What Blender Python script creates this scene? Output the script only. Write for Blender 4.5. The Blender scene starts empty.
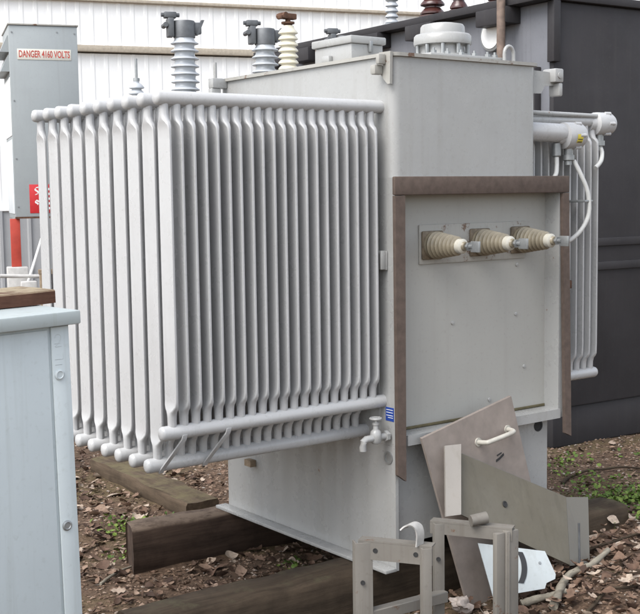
import bpy, bmesh, math, random
from mathutils import Vector, Matrix, noise
random.seed(7)
PI = math.pi
S = bpy.context.scene
COL = S.collection
V = Vector

# ------------------------------------------------------------------ materials
def srgb(r, g, b):
    f = lambda c: c/12.92 if c <= .04045 else ((c+.055)/1.055)**2.4
    return (f(r/255), f(g/255), f(b/255), 1)

def nodes_of(name):
    m = bpy.data.materials.new(name); m.use_nodes = True
    nt = m.node_tree
    return m, nt, nt.nodes, nt.links, nt.nodes['Principled BSDF']

def N(nt, t, **kw):
    n = nt.nodes.new(t)
    for k, v in kw.items():
        if k in n.inputs.keys(): n.inputs[k].default_value = v
        else: setattr(n, k, v)
    return n

def mixcol(nt, fac, a, b, blend='MIX'):
    n = nt.nodes.new('ShaderNodeMix'); n.data_type = 'RGBA'; n.blend_type = blend
    for sock, val in ((n.inputs[0], fac), (n.inputs[6], a), (n.inputs[7], b)):
        if hasattr(val, 'is_output') or hasattr(val, 'links'): nt.links.new(val, sock)
        else: sock.default_value = val
    return n.outputs[2]

def ramp(nt, src, stops):
    r = nt.nodes.new('ShaderNodeValToRGB')
    e = r.color_ramp.elements
    while len(e) < len(stops): e.new(0.5)
    for i, (p, c) in enumerate(stops):
        e[i].position = p
        e[i].color = c if not isinstance(c, (int, float)) else (c, c, c, 1)
    nt.links.new(src, r.inputs[0])
    return r.outputs[0]

def coords(nt, scale=(1, 1, 1), shift=False):
    tc = nt.nodes.new('ShaderNodeTexCoord'); mp = nt.nodes.new('ShaderNodeMapping')
    mp.inputs['Scale'].default_value = scale
    src = tc.outputs['Object']
    if shift:      # every copy of a mesh gets its own stains
        oi = nt.nodes.new('ShaderNodeObjectInfo'); mu = nt.nodes.new('ShaderNodeMath'); mu.operation = 'MULTIPLY'; mu.inputs[1].default_value = 37.0
        nt.links.new(oi.outputs['Random'], mu.inputs[0])
        ad = nt.nodes.new('ShaderNodeVectorMath'); ad.operation = 'ADD'
        nt.links.new(src, ad.inputs[0]); nt.links.new(mu.outputs[0], ad.inputs[1]); src = ad.outputs[0]
    nt.links.new(src, mp.inputs['Vector'])
    return mp.outputs[0]

def noise_tex(nt, vec, scale, detail=4, rough=.6, dist=0):
    n = nt.nodes.new('ShaderNodeTexNoise')
    n.inputs['Scale'].default_value = scale; n.inputs['Detail'].default_value = detail
    n.inputs['Roughness'].default_value = rough; n.inputs['Distortion'].default_value = dist
    nt.links.new(vec, n.inputs['Vector'])
    return n.outputs['Fac']

def bump(nt, bsdf, src, strength=.2, dist=.004):
    b = nt.nodes.new('ShaderNodeBump')
    b.inputs['Strength'].default_value = strength; b.inputs['Distance'].default_value = dist
    nt.links.new(src, b.inputs['Height']); nt.links.new(b.outputs[0], bsdf.inputs['Normal'])

def paint(name, col, rough=.5, dirt=(.16, .14, .11, 1), dirt_amt=.35, streak=True, spec=.35, var=.08, rust=0.0, metal=0, flecks=False, shift=False):
    m, nt, ns, ln, b = nodes_of(name)
    v = coords(nt, (1, 1, 1), shift)
    big = noise_tex(nt, v, 2.3, 5)
    c1 = tuple(min(1, x*(1-var)) for x in col[:3])+(1,); c2 = tuple(min(1, x*(1+var)) for x in col[:3])+(1,)
    base = ramp(nt, big, [(.3, c1), (.7, c2)])
    fine = noise_tex(nt, v, 60, 3)
    base = mixcol(nt, ramp(nt, fine, [(.58, 0.0), (.8, .25)]), base, dirt)
    if streak:
        sv = coords(nt, (22, 22, .9), shift)
        st = noise_tex(nt, sv, 1.0, 5, .65)
        msk = ramp(nt, st, [(.54, 0.0), (.82, dirt_amt)])
        base = mixcol(nt, msk, base, dirt)
    if flecks:
        fk = noise_tex(nt, v, 26, 2, .4)
        base = mixcol(nt, ramp(nt, fk, [(.765, 0.0), (.785, .8)]), base, (.17, .085, .045, 1))
        wsh = noise_tex(nt, coords(nt, (1, 1, .35)), 3.6, 6, .7, .6)
        base = mixcol(nt, ramp(nt, wsh, [(.5, 0.0), (.75, .22)]), base, (.25, .235, .20, 1))
    if rust:
        rn = noise_tex(nt, v, 14, 6, .7)
        base = mixcol(nt, ramp(nt, rn, [(.70-rust, 0.0), (.76-rust, .85)]), base, (.11, .045, .018, 1))
    ln.new(base, b.inputs['Base Color'])
    rr = ramp(nt, noise_tex(nt, v, 8, 4), [(.3, rough-.1), (.7, min(1, rough+.12))])
    ln.new(rr, b.inputs['Roughness'])
    b.inputs['Specular IOR Level'].default_value = spec
    b.inputs['Metallic'].default_value = metal
    bump(nt, b, noise_tex(nt, v, 5, 4), .12, .01)
    return m

def plain(name, col, rough=.6, metal=0, var=.12, scale=25, spec=.4):
    m, nt, ns, ln, b = nodes_of(name)
    v = coords(nt)
    n = noise_tex(nt, v, scale, 4)
    c1 = tuple(x*(1-var) for x in col[:3])+(1,); c2 = tuple(min(1, x*(1+var)) for x in col[:3])+(1,)
    ln.new(ramp(nt, n, [(.3, c1), (.7, c2)]), b.inputs['Base Color'])
    b.inputs['Roughness'].default_value = rough; b.inputs['Metallic'].default_value = metal
    b.inputs['Specular IOR Level'].default_value = spec
    bump(nt, b, n, .1, .003)
    return m

def wood(name, c1, c2, moss=None, axis=0, moss_pos=.55):
    m, nt, ns, ln, b = nodes_of(name)
    sc = [28, 28, 28]; sc[axis] = 1.6
    g = noise_tex(nt, coords(nt, tuple(sc)), 1.0, 6, .7, .4)
    base = ramp(nt, g, [(.25, c1), (.75, c2)])
    v = coords(nt)
    blot = noise_tex(nt, v, 6, 5, .65)
    base = mixcol(nt, ramp(nt, blot, [(.45, 0.0), (.7, .55)]), base, tuple(x*.45 for x in c1[:3])+(1,))
    if moss:
        geo = nt.nodes.new('ShaderNodeNewGeometry'); sx = nt.nodes.new('ShaderNodeSeparateXYZ')
        ln.new(geo.outputs['Normal'], sx.inputs[0])
        mn = noise_tex(nt, v, 9, 6, .7)
        mu = nt.nodes.new('ShaderNodeMath'); mu.operation = 'MULTIPLY'
        ln.new(ramp(nt, sx.outputs['Z'], [(.5, 0.0), (.9, 1.0)]), mu.inputs[0])
        ln.new(ramp(nt, mn, [(moss_pos-.08, 0.0), (moss_pos+.1, .9)]), mu.inputs[1])
        base = mixcol(nt, mu.outputs[0], base, moss)
    ln.new(base, b.inputs['Base Color']); b.inputs['Roughness'].default_value = .88
    b.inputs['Specular IOR Level'].default_value = .2
    bump(nt, b, g, .6, .006)
    return m

def leafmat(name, stops, rough=.75):
    m, nt, ns, ln, b = nodes_of(name)
    geo = nt.nodes.new('ShaderNodeNewGeometry')
    base = ramp(nt, geo.outputs['Random Per Island'], stops)
    n = noise_tex(nt, coords(nt), 70, 3)
    base = mixcol(nt, ramp(nt, n, [(.35, 0.0), (.75, .5)]), base, tuple(x*.5 for x in stops[0][1][:3])+(1,))
    ln.new(base, b.inputs['Base Color']); b.inputs['Roughness'].default_value = rough
    b.inputs['Specular IOR Level'].default_value = .3
    return m

PAINT = paint('weathered light grey paint', (.335, .335, .325, 1), .28, spec=.5, dirt_amt=.22, var=.05, flecks=True)
PANEL = paint('faded panel paint', (.355, .348, .322, 1), .45, dirt_amt=.12, var=.04)
FINPAINT = paint('radiator grey paint', (.435, .435, .432, 1), .30, dirt_amt=.16, var=.05, spec=.5, shift=True)
RUSTPAINT = paint('grey paint with rusty edges', (.34, .33, .30, 1), .5, dirt_amt=.4, rust=.12)
BUSH = plain('grey glazed porcelain', (.40, .42, .44, 1), .22, spec=.6, var=.05)
CREAM = plain('cream porcelain', (.62, .58, .46, 1), .25, spec=.6, var=.06)
BROWNP = plain('tan glazed porcelain', (.225, .195, .14, 1), .3, spec=.5, var=.25, scale=18)
BROWNP2 = plain('pale tan porcelain', (.44, .42, .36, 1), .35, spec=.5, var=.1)
FLANGE = plain('dark bronze flange', (.15, .12, .085, 1), .5, .3, var=.4, scale=40)
STEEL = plain('dull galvanised steel', (.30, .31, .31, 1), .42, .6, var=.2)
CLAMP = plain('grey cast clamp', (.115, .12, .125, 1), .5, .4, var=.2)
RUST = plain('brown rusty iron', (.10, .05, .03, 1), .85, 0, var=.4, scale=30)
GASKET = plain('brown rubbery gasket', (.10, .075, .062, 1), .8, 0, var=.18, scale=35, spec=.25)
DARK = plain('dark hole', (.03, .03, .03, 1), .9)
BLUE = plain('blue sticker', (.02, .06, .30, 1), .4, var=.05)
WHITE = plain('white print', (.75, .75, .73, 1), .5, var=.04)
YELLOW = plain('yellow label', (.55, .45, .06, 1), .5, var=.1)
BLACK = plain('black print', (.03, .03, .032, 1), .6)
CABLE = plain('grey conduit sheath', (.5, .5, .48, 1), .5, var=.05)
CAB = paint('pale blue grey cabinet paint', (.51, .56, .57, 1), .45, dirt=(.28, .30, .27, 1), dirt_amt=.4, var=.05)
CABLID = paint('pale cabinet lid paint', (.40, .44, .435, 1), .45, dirt=(.25, .26, .20, 1), dirt_amt=.6, var=.06)
MOSSEDGE = plain('mossy yellow green grime', (.22, .24, .08, 1), .9, var=.4, scale=40)
DARKTANK = paint('charcoal tank paint', (.037, .035, .037, 1), .5, dirt=(.07, .065, .06, 1), dirt_amt=.25, spec=.15, var=.15)
DARKTANK_LIT = paint('charcoal paint lightened for lit side', (.165, .170, .186, 1), .6, dirt=(.06, .06, .065, 1), dirt_amt=.45, spec=.25, var=.12)  # lighter copy of the charcoal paint, light on one side put into the colour
SWITCH = paint('mid grey switchgear paint', (.31, .335, .34, 1), .55, dirt=(.2, .2, .18, 1), dirt_amt=.25, var=.05)
SWLIGHT = paint('pale switchgear panel', (.62, .66, .68, 1), .5, dirt_amt=.15)
REDP = plain('faded red paint', (.42, .055, .035, 1), .6, var=.15, scale=9)
REDS = plain('red sign', (.50, .025, .03, 1), .45, var=.08)
REDT = plain('red lettering', (.46, .07, .05, 1), .5, var=.2)
SIGNW = plain('cream sign plate', (.62, .60, .53, 1), .5, var=.06)
SIDING = paint('white metal siding', (.88, .88, .865, 1), .55, dirt=(.6, .58, .52, 1), dirt_amt=.2, var=.02)
SIDEGREY = paint('grey metal siding', (.33, .335, .34, 1), .55, dirt_amt=.3, var=.05)
TRIM = plain('tan gutter trim', (.40, .35, .28, 1), .6, var=.15)
PINK = plain('dusty brown board', (.24, .205, .18, 1), .78, var=.16, scale=12, spec=.2)
OLIVE = paint('olive drab sheet metal', (.128, .114, .085, 1), .6, dirt=(.06, .052, .036, 1), dirt_amt=.45, var=.16, flecks=True)
OLIVE_LIT = paint('sheet metal lightened for lit end', (.27, .25, .225, 1), .55, dirt_amt=.5)  # brightness of the end facing left is put into this colour
OLIVER = paint('worn grey sheet edge', (.135, .128, .112, 1), .6, dirt_amt=.5)
STAND = paint('weathered tan steel', (.155, .143, .125, 1), .65, dirt=(.08, .062, .045, 1), dirt_amt=.65, var=.2, rust=.08)
SIGNP = paint('white sign paint', (.43, .465, .47, 1), .45, dirt=(.22, .21, .18, 1), dirt_amt=.3, var=.05, flecks=True)
STONE = plain('pale pinkish stone', (.42, .36, .32, 1), .8, var=.3, scale=30)
CONC = plain('pale concrete', (.45, .44, .42, 1), .9, var=.15, scale=14)
BARK = wood('grey bark', (.10, .085, .065, 1), (.33, .30, .24, 1))
T_DARK = wood('dark creosoted timber', (.030, .020, .015, 1), (.105, .070, .052, 1), (.16, .12, .09, 1), 0, .42)
T_MOSS = wood('mossy dark timber', (.025, .018, .012, 1), (.085, .062, .042, 1), (.075, .066, .040, 1), 0, .60)
T_MOSSY = wood('mossy timber lying lengthwise', (.040, .028, .018, 1), (.13, .095, .065, 1), (.12, .10, .055, 1), 1, .50)
T_BOARD = wood('reddish brown board', (.055, .026, .018, 1), (.15, .075, .05, 1), (.30, .25, .17, 1), 0, .42)
T_FRAME = wood('tan timber', (.20, .15, .10, 1), (.36, .28, .2, 1))
LEAF = leafmat('dry leaves', [(0.0, (.05, .030, .021, 1)), (.3, (.125, .074, .05, 1)), (.55, (.20, .128, .088, 1)), (.8, (.29, .20, .145, 1)), (.95, (.42, .34, .27, 1))])
CHIP = leafmat('leaf crumbs and grit', [(0.0, (.04, .024, .016, 1)), (.35, (.14, .088, .058, 1)), (.65, (.24, .16, .11, 1)), (.9, (.27, .20, .15, 1)), (1.0, (.36, .32, .28, 1))])
GREEN = leafmat('small green leaves', [(0.0, (.045, .08, .012, 1)), (.5, (.10, .165, .025, 1)), (1.0, (.19, .25, .05, 1))], .6)

def ground_mat():
    m, nt, ns, ln, b = nodes_of('leafy brown soil')
    v = coords(nt)
    a = noise_tex(nt, v, 1.3, 6, .65); f = noise_tex(nt, v, 38, 6, .75); g = noise_tex(nt, v, 5.5, 5, .65)
    base = ramp(nt, f, [(.3, (.045, .029, .021, 1)), (.52, (.14, .092, .063, 1)), (.75, (.28, .195, .135, 1))])
    base = mixcol(nt, ramp(nt, g, [(.42, 0.0), (.68, .6)]), base, (.095, .068, .05, 1))
    base = mixcol(nt, ramp(nt, a, [(.48, 0.0), (.64, .5)]), base, (.125, .11, .045, 1))
    ln.new(base, b.inputs['Base Color']); b.inputs['Roughness'].default_value = .95
    b.inputs['Specular IOR Level'].default_value = .15
    bump(nt, b, f, .9, .02)
    return m
GROUND = ground_mat()

# ------------------------------------------------------------------ mesh builder
class MB:
    def __init__(self): self.bm = bmesh.new()
    def _add(self, verts, faces):
        vs = [self.bm.verts.new(v) for v in verts]
        out = []
        for f in faces:
            try: out.append(self.bm.faces.new([vs[i] for i in f]))
            except ValueError: pass
        return vs, out
    def box(self, x0, x1, y0, y1, z0, z1, bev=0, M=None):
        vs, fs = self._add([(x, y, z) for z in (z0, z1) for y in (y0, y1) for x in (x0, x1)],
                  [(0, 2, 3, 1), (4, 5, 7, 6), (0, 1, 5, 4), (2, 6, 7, 3), (0, 4, 6, 2), (1, 3, 7, 5)])
        if M is not None:
            for v in vs: v.co = M @ v.co
        if bev:
            es = list({e for f in fs for e in f.edges})
            bmesh.ops.bevel(self.bm, geom=es, offset=bev, segments=2, profile=.5, affect='EDGES')
        return self
    def hexa(self, p, bev=0):   # 8 points: bottom ring 4, top ring 4 (or front/back)
        vs, fs = self._add(p, [(3, 2, 1, 0), (4, 5, 6, 7), (0, 1, 5, 4), (1, 2, 6, 5), (2, 3, 7, 6), (3, 0, 4, 7)])
        if bev:
            es = list({e for f in fs for e in f.edges})
            bmesh.ops.bevel(self.bm, geom=es, offset=bev, segments=1, affect='EDGES')
        return self
    def sheet(self, pts, nrm, th, bev=0):     # polygon outline with thickness
        nrm = V(nrm).normalized()*th; n = len(pts)
        a = [V(p) for p in pts]; b = [p+nrm for p in a]
        vs, fs = self._add(a+b, [tuple(range(n-1, -1, -1)), tuple(range(n, 2*n))]+[(i, (i+1) % n, n+(i+1) % n, n+i) for i in range(n)])
        return self
    def lathe(self, prof, c=(0, 0, 0), axis=(0, 0, 1), seg=24, cap=True):  # prof: (r, h)
        q = V((0, 0, 1)).rotation_difference(V(axis).normalized()).to_matrix()
        c = V(c); vs = []; fs = []
        for r, h in prof:
            for i in range(seg):
                t = 2*PI*i/seg
                vs.append(c+q @ V((r*math.cos(t), r*math.sin(t), h)))
        for k in range(len(prof)-1):
            for i in range(seg):
                j = (i+1) % seg
                fs.append((k*seg+i, k*seg+j, (k+1)*seg+j, (k+1)*seg+i))
        if cap:
            fs.append(tuple(range(seg-1, -1, -1))); o = (len(prof)-1)*seg
            fs.append(tuple(range(o, o+seg)))
        self._add(vs, fs); return self
    def cyl(self, a, b, r, seg=20, dome=0):
        a, b = V(a), V(b); L = (b-a).length
        if dome:
            pr = [(r*.02, -dome), (r*.5, -dome*.87), (r*.87, -dome*.5), (r, 0), (r, L), (r*.87, L+dome*.5), (r*.5, L+dome*.87), (r*.02, L+dome)]
        else: pr = [(r, 0), (r, L)]
        return self.lathe(pr, a, b-a, seg)
    def tube(self, pts, r, seg=10, rs=None):
        pts = [V(p) for p in pts]; vs = []; fs = []
        up = V((0.13, 0.31, .94)).normalized()
        for i, p in enumerate(pts):
            d = (pts[min(i+1, len(pts)-1)]-pts[max(i-1, 0)]).normalized()
            x = d.cross(up).normalized(); y = d.cross(x).normalized()
            rr = rs[i] if rs else r
            for k in range(seg):
                t = 2*PI*k/seg
                vs.append(p+x*rr*math.cos(t)+y*rr*math.sin(t))
        for i in range(len(pts)-1):
            for k in range(seg):
                j = (k+1) % seg
                fs.append((i*seg+k, i*seg+j, (i+1)*seg+j, (i+1)*seg+k))
        fs.append(tuple(range(seg-1, -1, -1))); o = (len(pts)-1)*seg; fs.append(tuple(range(o, o+seg)))
        self._add(vs, fs); return self
    def strip(self, pts, wdir, w, th):    # bent flat strip following pts, width along wdir
        pts = [V(p) for p in pts]; wd = V(wdir).normalized()*w/2; vs = []; fs = []
        for i, p in enumerate(pts):
            d = (pts[min(i+1, len(pts)-1)]-pts[max(i-1, 0)]).normalized()
            n = d.cross(wd).normalized()*th/2
            vs += [p-wd-n, p+wd-n, p+wd+n, p-wd+n]
        for i in range(len(pts)-1):
            for k in range(4):
                j = (k+1) % 4
                fs.append((i*4+k, i*4+j, i*4+4+j, i*4+4+k))
        fs.append((3, 2, 1, 0)); o = 4*(len(pts)-1); fs.append((o, o+1, o+2, o+3))
        self._add(vs, fs); return self
    def rings(self, rings, cap=True):
        n = len(rings[0]); vs = [p for r in rings for p in r]; fs = []
        for i in range(len(rings)-1):
            for k in range(n):
                j = (k+1) % n
                fs.append((i*n+k, i*n+j, (i+1)*n+j, (i+1)*n+k))
        if cap:
            fs.append(tuple(range(n-1, -1, -1))); o = (len(rings)-1)*n; fs.append(tuple(range(o, o+n)))
        self._add(vs, fs); return self
    def xform(self, M):
        self.bm.transform(M); return self
    def mesh(self, name, mat, ang=40):
        bm = self.bm
        bmesh.ops.recalc_face_normals(bm, faces=bm.faces)
        for f in bm.faces: f.smooth = True
        lim = math.radians(ang)
        for e in bm.edges:
            if len(e.link_faces) == 2: e.smooth = e.calc_face_angle(0) < lim
        me = bpy.data.meshes.new(name); bm.to_mesh(me); bm.free()
        me.materials.append(mat)
        return me
    def build(self, name, mat, parent=None, ang=40):
        return link(name, self.mesh(name, mat, ang), parent)

ROOTLOC = {}
def link(name, me, parent=None, loc=None):
    o = bpy.data.objects.new(name, me); COL.objects.link(o)
    if loc is not None: o.location = loc
    if parent is not None:
        o.parent = parent
        if parent.name in ROOTLOC: o.matrix_parent_inverse = Matrix.Translation(-ROOTLOC[parent.name])
    return o

def tag(o, label=None, cat=None, group=None, kind=None):
    if label: o['label'] = label
    if cat: o['category'] = cat
    if group: o['group'] = group
    if kind: o['kind'] = kind
    return o

def thing(name, label, cat, loc, group=None):
    o = bpy.data.objects.new(name, None); COL.objects.link(o)
    o.location = loc; o.empty_display_size = .1
    ROOTLOC[o.name] = V(loc)
    return tag(o, label, cat, group)

def text_mesh(txt, size, mat, M, ext=.0006, spacing=1.0, shear=0):
    cu = bpy.data.curves.new('lettering', 'FONT'); cu.body = txt; cu.size = size; cu.extrude = ext; cu.offset = .0018
    cu.align_x = 'CENTER'; cu.align_y = 'CENTER'; cu.space_character = spacing
    o = bpy.data.objects.new('lettering', cu); COL.objects.link(o)
    dg = bpy.context.evaluated_depsgraph_get()
    me = bpy.data.meshes.new_from_object(o.evaluated_get(dg))
    bpy.data.objects.remove(o); bpy.data.curves.remove(cu)
    me.transform(M); me.materials.clear(); me.materials.append(mat); me.name = 'lettering'
    return me

def frame(origin, xdir, up):
    x = V(xdir).normalized(); z = V(up).normalized(); n = x.cross(z).normalized()
    z = n.cross(x).normalized()   # local: X=x, Y=up, Z=normal to viewer
    nn = x.cross(z)
    return Matrix(((x.x, z.x, nn.x, origin[0]), (x.y, z.y, nn.y, origin[1]), (x.z, z.z, nn.z, origin[2]), (0, 0, 0, 1)))

# ------------------------------------------------------------------ ground
def gz(x, y):
    h = .018*noise.noise(V((x*1.7, y*1.7, 0)))+.009*noise.noise(V((x*6, y*6, 3)))
    h += .10*math.exp(-(((x-3.42)/.42)**2+((y-2.78)/.42)**2))
    h += .03*math.exp(-(((x-4.6)/.7)**2+((y-3.2)/.6)**2))
    h += .10*math.exp(-(((x-4.1)/.45)**2+((y-3.12)/.30)**2))
    return h
def axis_vals(lo, hi, step, far):
    a = [-far, -far/2, -far/4, lo-4, lo-1.5] ; v = lo
    while v < hi: a.append(v); v += step
    return a+[hi, hi+1.5, hi+4, far/4, far/2, far]
xs = axis_vals(1.0, 7.6, .04, 120); ys = axis_vals(2.0, 8.0, .04, 120)
gv = [(x, y, gz(x, y)) for y in ys for x in xs]; nx = len(xs)
gf = [(j*nx+i, j*nx+i+1, (j+1)*nx+i+1, (j+1)*nx+i) for j in range(len(ys)-1) for i in range(nx-1)]
gm = bpy.data.meshes.new('ground'); gm.from_pydata(gv, [], gf); gm.materials.append(GROUND)
for p in gm.polygons: p.use_smooth = True
tag(link('ground', gm), 'brown soil strewn with dead leaves', 'ground', kind='structure')

# ------------------------------------------------------------------ transformer
XL, XR, YF, YB, ZT = 2.745, 3.495, 3.228, 4.40, 2.085
TR = thing('transformer', 'large light grey power transformer with finned radiators, open terminal chamber and porcelain bushings', 'transformer', (3.1, 3.8, 0.19))

def rrect(x0, x1, y0, y1, r, z, seg=5):
    out = []
    for cx_, cy_, a0 in ((x1-r, y0+r, -PI/2), (x1-r, y1-r, 0), (x0+r, y1-r, PI/2), (x0+r, y0+r, PI)):
        for i in range(seg+1):
            a = a0+PI/2*i/seg
            out.append(V((cx_+r*math.cos(a), cy_+r*math.sin(a), z)))
    return out
m = MB()
m.rings([rrect(XL, XR, YF, YB, .035, 1.652), rrect(XL, XR, YF, YB, .035, ZT)])
m.rings([rrect(XL, XR, 3.312, YB, .012, .662), rrect(XL, XR, 3.312, YB, .012, 1.652)])
m.build('tank', PAINT, TR)
# cover with slightly wavy rusted rim
m = MB(); m.rings([rrect(XL-.012, XR+.012, YF-.012, YB+.012, .04, ZT), rrect(XL-.012, XR+.012, YF-.012, YB+.012, .04, ZT+.013)])
cov = m.build('cover', RUSTPAINT, TR)
# terminal chamber: box open to the front
CX0, CX1, CY0, CY1, CZ0, CZ1 = 2.745, 3.655, 3.222, 3.312, .662, 1.652
IX0, IX1, IZ0, IZ1 = 2.79, 3.622, .70, 1.588
m = MB()
m.box(CX0, IX0, CY0, CY1, CZ0, CZ1); m.box(IX1, CX1, CY0, CY1, CZ0, CZ1)
m.box(IX0, IX1, CY0, CY1, IZ1, CZ1); m.box(IX0, IX1, CY0-.012, CY1, CZ0, IZ0)
m.box(XR+.001, CX1, CY1, CY1+.02, CZ0, CZ1)
m.build('terminal_chamber', PAINT, TR)
m = MB(); m.box(IX0, IX1, CY1-.012, CY1, IZ0+.004, IZ1)
bp = m.build('back_panel', PANEL, TR)
# olive stain gap along the floor, screw heads and stains
for x, z in ((3.30, .765), (3.455, 1.30), (3.10, 1.09), (3.45, 1.10), (3.50, .88)):
    MB().lathe([(.008, 0), (.007, .004), (.001, .005)], (x, CY1-.0125, z), (0, -1, 0), 10).build('screw_head', PAINT, bp)
m = MB(); m.box(2.925, 3.50, CY1-.020, CY1-.0125, 1.325, 1.475, .003)
mp = m.build('mounting_plate', RUSTPAINT, TR)
m = MB(); m.box(IX0+.001, IX1-.001, CY1-.0175, CY1-.0122, IZ0+.001, IZ0+.012, .002); m.build('stain_strip', plain('olive brown stain', (.10, .085, .045, 1), .8, var=.4, scale=20), bp)  # thin strip standing for the stained joint at the panel foot
# gasket strips
m = MB()
gy0, gy1 = 3.205, 3.2215
m.box(2.732, 3.664, gy0, gy1, 1.588, 1.655, .004)
m.hexa([(2.737, gy0, .56), (2.768, gy0-.01, .535), (2.768, gy1-.01, .535), (2.737, gy1, .56), (2.734, gy0+.001, 1.586), (2.781, gy0+.001, 1.586), (2.781, gy1, 1.586), (2.734, gy1, 1.586)])
m.hexa([(3.632, gy0-.015, .60), (3.662, gy0-.02, .585), (3.662, gy1-.018, .585), (3.632, gy1-.015, .60), (3.624, gy0+.001, 1.586), (3.662, gy0+.001, 1.586), (3.662, gy1, 1.586), (3.624, gy1, 1.586)])
m.build('gasket', GASKET, TR)
# three low voltage bushings
def shed_profile(n, h, r0, r1, core0, core1, base=0.0):
    pr = []
    for i in range(n):
        t = i/max(1, n-1); r = r0+(r1-r0)*t; c = core0+(core1-core0)*t
        z = base+h*i/n; p = h/n
        pr += [(c, z), (r, z+p*.18), (r*1.0, z+p*.34), (c+(r-c)*.55, z+p*.62), (c, z+p*.9)]
    return pr
def disc_profile(n, h, r0, r1, core0, core1, base=0.0):
    pr = []
    for i in range(n):
        t = i/max(1, n-1); r = r0+(r1-r0)*t; c = core0+(core1-core0)*t
        z = base+h*i/n; p = h/n
        pr += [(c, z), (c, z+p*.38), (c+.003, z+p*.46), (r-.002, z+p*.44), (r, z+p*.50), (r-.002, z+p*.60), (c+.004, z+p*.80)]
    return pr
for bx_, bz in ((2.985, 1.397), (3.235, 1.399), (3.462, 1.401)):
    y0 = CY1-.0205
    pr = [(.050, 0), (.050, .012)]+disc_profile(7, .128, .053, .036, .037, .022, .012)
    pr += [(.025, .142), (.025, .160), (.018, .166), (.016, .178), (.002, .179)]
    b = MB().lathe(pr, (bx_, y0-.012, bz), (0, -1, 0), 28).build('low_voltage_bushing', BROWNP, TR)
    MB().box(bx_-.054, bx_+.054, y0-.0115, y0, bz-.054, bz+.054, .006).build('flange', FLANGE, b)
    MB().lathe([(.0275, 0), (.0275, .02), (.021, .026), (.012, .028)], (bx_, y0-.152, bz), (0, -1, 0), 20).build('insulator_tip', BROWNP2, b)
    m = MB().cyl((bx_, y0-.19, bz), (bx_, y0-.225, bz), .009, 12)
    m.box(bx_-.004, bx_+.004, y0-.26, y0-.215, bz-.02, bz+.02, .002)
    m.cyl((bx_, y0-.2, bz), (bx_, y0-.208, bz), .017, 6)
    m.build('terminal', STEEL, b)

# base plates under the tank
m = MB().box(XL, XL+.014, 3.230, YB-.005, .19, .6615)
m.box(XL-.055, XL-.0005, 3.225, YB+.02, .19, .203, .002)
m.build('base_plate', PAINT, TR)
m = MB().box(XL+.015, 3.60, 3.262, 3.276, .275, .6615); m.build('base_plate', PAINT, TR)
m = MB().box(3.588, 3.60, 3.277, YB-.005, .19, .6615); m.box(3.601, 3.65, 3.28, YB, .19, .203); m.build('base_plate', PAINT, TR)
m = MB().box(XL+.015, 3.587, YB-.02, YB-.006, .275, .6615); m.build('base_plate', PAINT, TR)
for x, y, z, ax in ((XL-.001, 3.268, .615, (-1, 0, 0)), (3.545, 3.2615, .632, (0, -1, 0))):
    m = MB().lathe([(.024, 0), (.024, .003), (.017, .003), (.017, .0008), (.001, .0008)], (x, y, z), ax, 20)
    m.build('hole_rim', STEEL if ax[0] else DARK, TR)
m = MB().box(XL-.03, XL-.0005, 4.165, 4.215, .418, .447, .002); m.build('stub_bracket', T_FRAME, TR)
m = MB().box(XL-.012, XL-.0005, 3.262, 3.330, 1.315, 1.385, .003); m.box(XL-.032, XL-.0125, 3.262, 3.275, 1.318, 1.387, .002); m.box(XL-.032, XL-.0125, 3.276, 3.33, 1.375, 1.387, .002)
m.build('clip_bracket', PAINT, TR)
# blue sticker
st = MB().box(XL-.0015, XL-.0003, 3.236, 3.282, .755, .806).build('sticker', BLUE, TR)
m = MB()
for z in (.797, .787, .776, .768): m.box(XL-.0022, XL-.0016, 3.240, 3.278-(.01 if z < .77 else 0), z-.0012, z+.0012)
m.build('printed_lines', WHITE, st)

# ---- radiators
def fin_mesh(zt, zb, name):
    """flattened tube hanging between two headers; origin on its axis at ground level"""
    rings = []
    def ring(z, hx, hy, p):
        # p = 1: round; p -> 0: flat bar with rounded edges
        r = min(hx, hy)*(1 if p > .9 else max(.55, p)); out = []
        ax, ay = hx-r, hy-r
        for sx, sy, a0 in ((1, 1, 0), (-1, 1, PI/2), (-1, -1, PI), (1, -1, 3*PI/2)):
            for t in range(5):
                a = a0+PI/2*t/4
                out.append(V((sx*ax+r*math.cos(a), sy*ay+r*math.sin(a), z)))
            # extra point on the flat so the shading stays flat
            if sx*sy > 0: out.append(V((out[-1].x-sx*.12*ax, out[-1].y, z))); out.append(V((-sx*ax*.88, out[-1].y, z)))
            else: out.append(V((out[-1].x, out[-1].y-sy*.06*ay, z))); out.append(V((out[-1].x, -sy*ay*.94, z)))
        return out
    half = [(0, .0150, .0150, 1), (-.030, .0150, .0150, 1), (-.052, .0150, .0158, 1), (-.068, .0138, .021, .95), (-.078, .0105, .030, .8), (-.090, .0070, .0365, .6), (-.104, .0050, .0375, .4), (-.135, .0045, .0385, .3)]
    for dz, hx, hy, p in half: rings.append(ring(zt+dz, hx, hy, p))
    for dz, hx, hy, p in reversed(half): rings.append(ring(zb-dz, hx, hy, p))
    return MB().rings(rings, False).mesh(name, FINPAINT, 50)
ZH = 1.908
long_fin = fin_mesh(ZH, .70, 'cooling_tube'); short_fin = fin_mesh(ZH, .826, 'cooling_tube')
def header_mesh(x0, x1, r):
    L = x1-x0
    return MB().lathe([(.001, -.010), (r*.55, -.0085), (r*.9, -.004), (r, .003), (r, L)], (x0, 0, 0), (1, 0, 0), 20).mesh('header', FINPAINT, 50)
LX0 = 1.824; hm_l = header_mesh(LX0, XL+.005, .0235); hm_lb = header_mesh(LX0-.012, XL+.005, .0245)
fx = [1.850+.0445*i for i in range(20)]
rest = []
YC = [3.300+.1065*k for k in range(10)]
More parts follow.
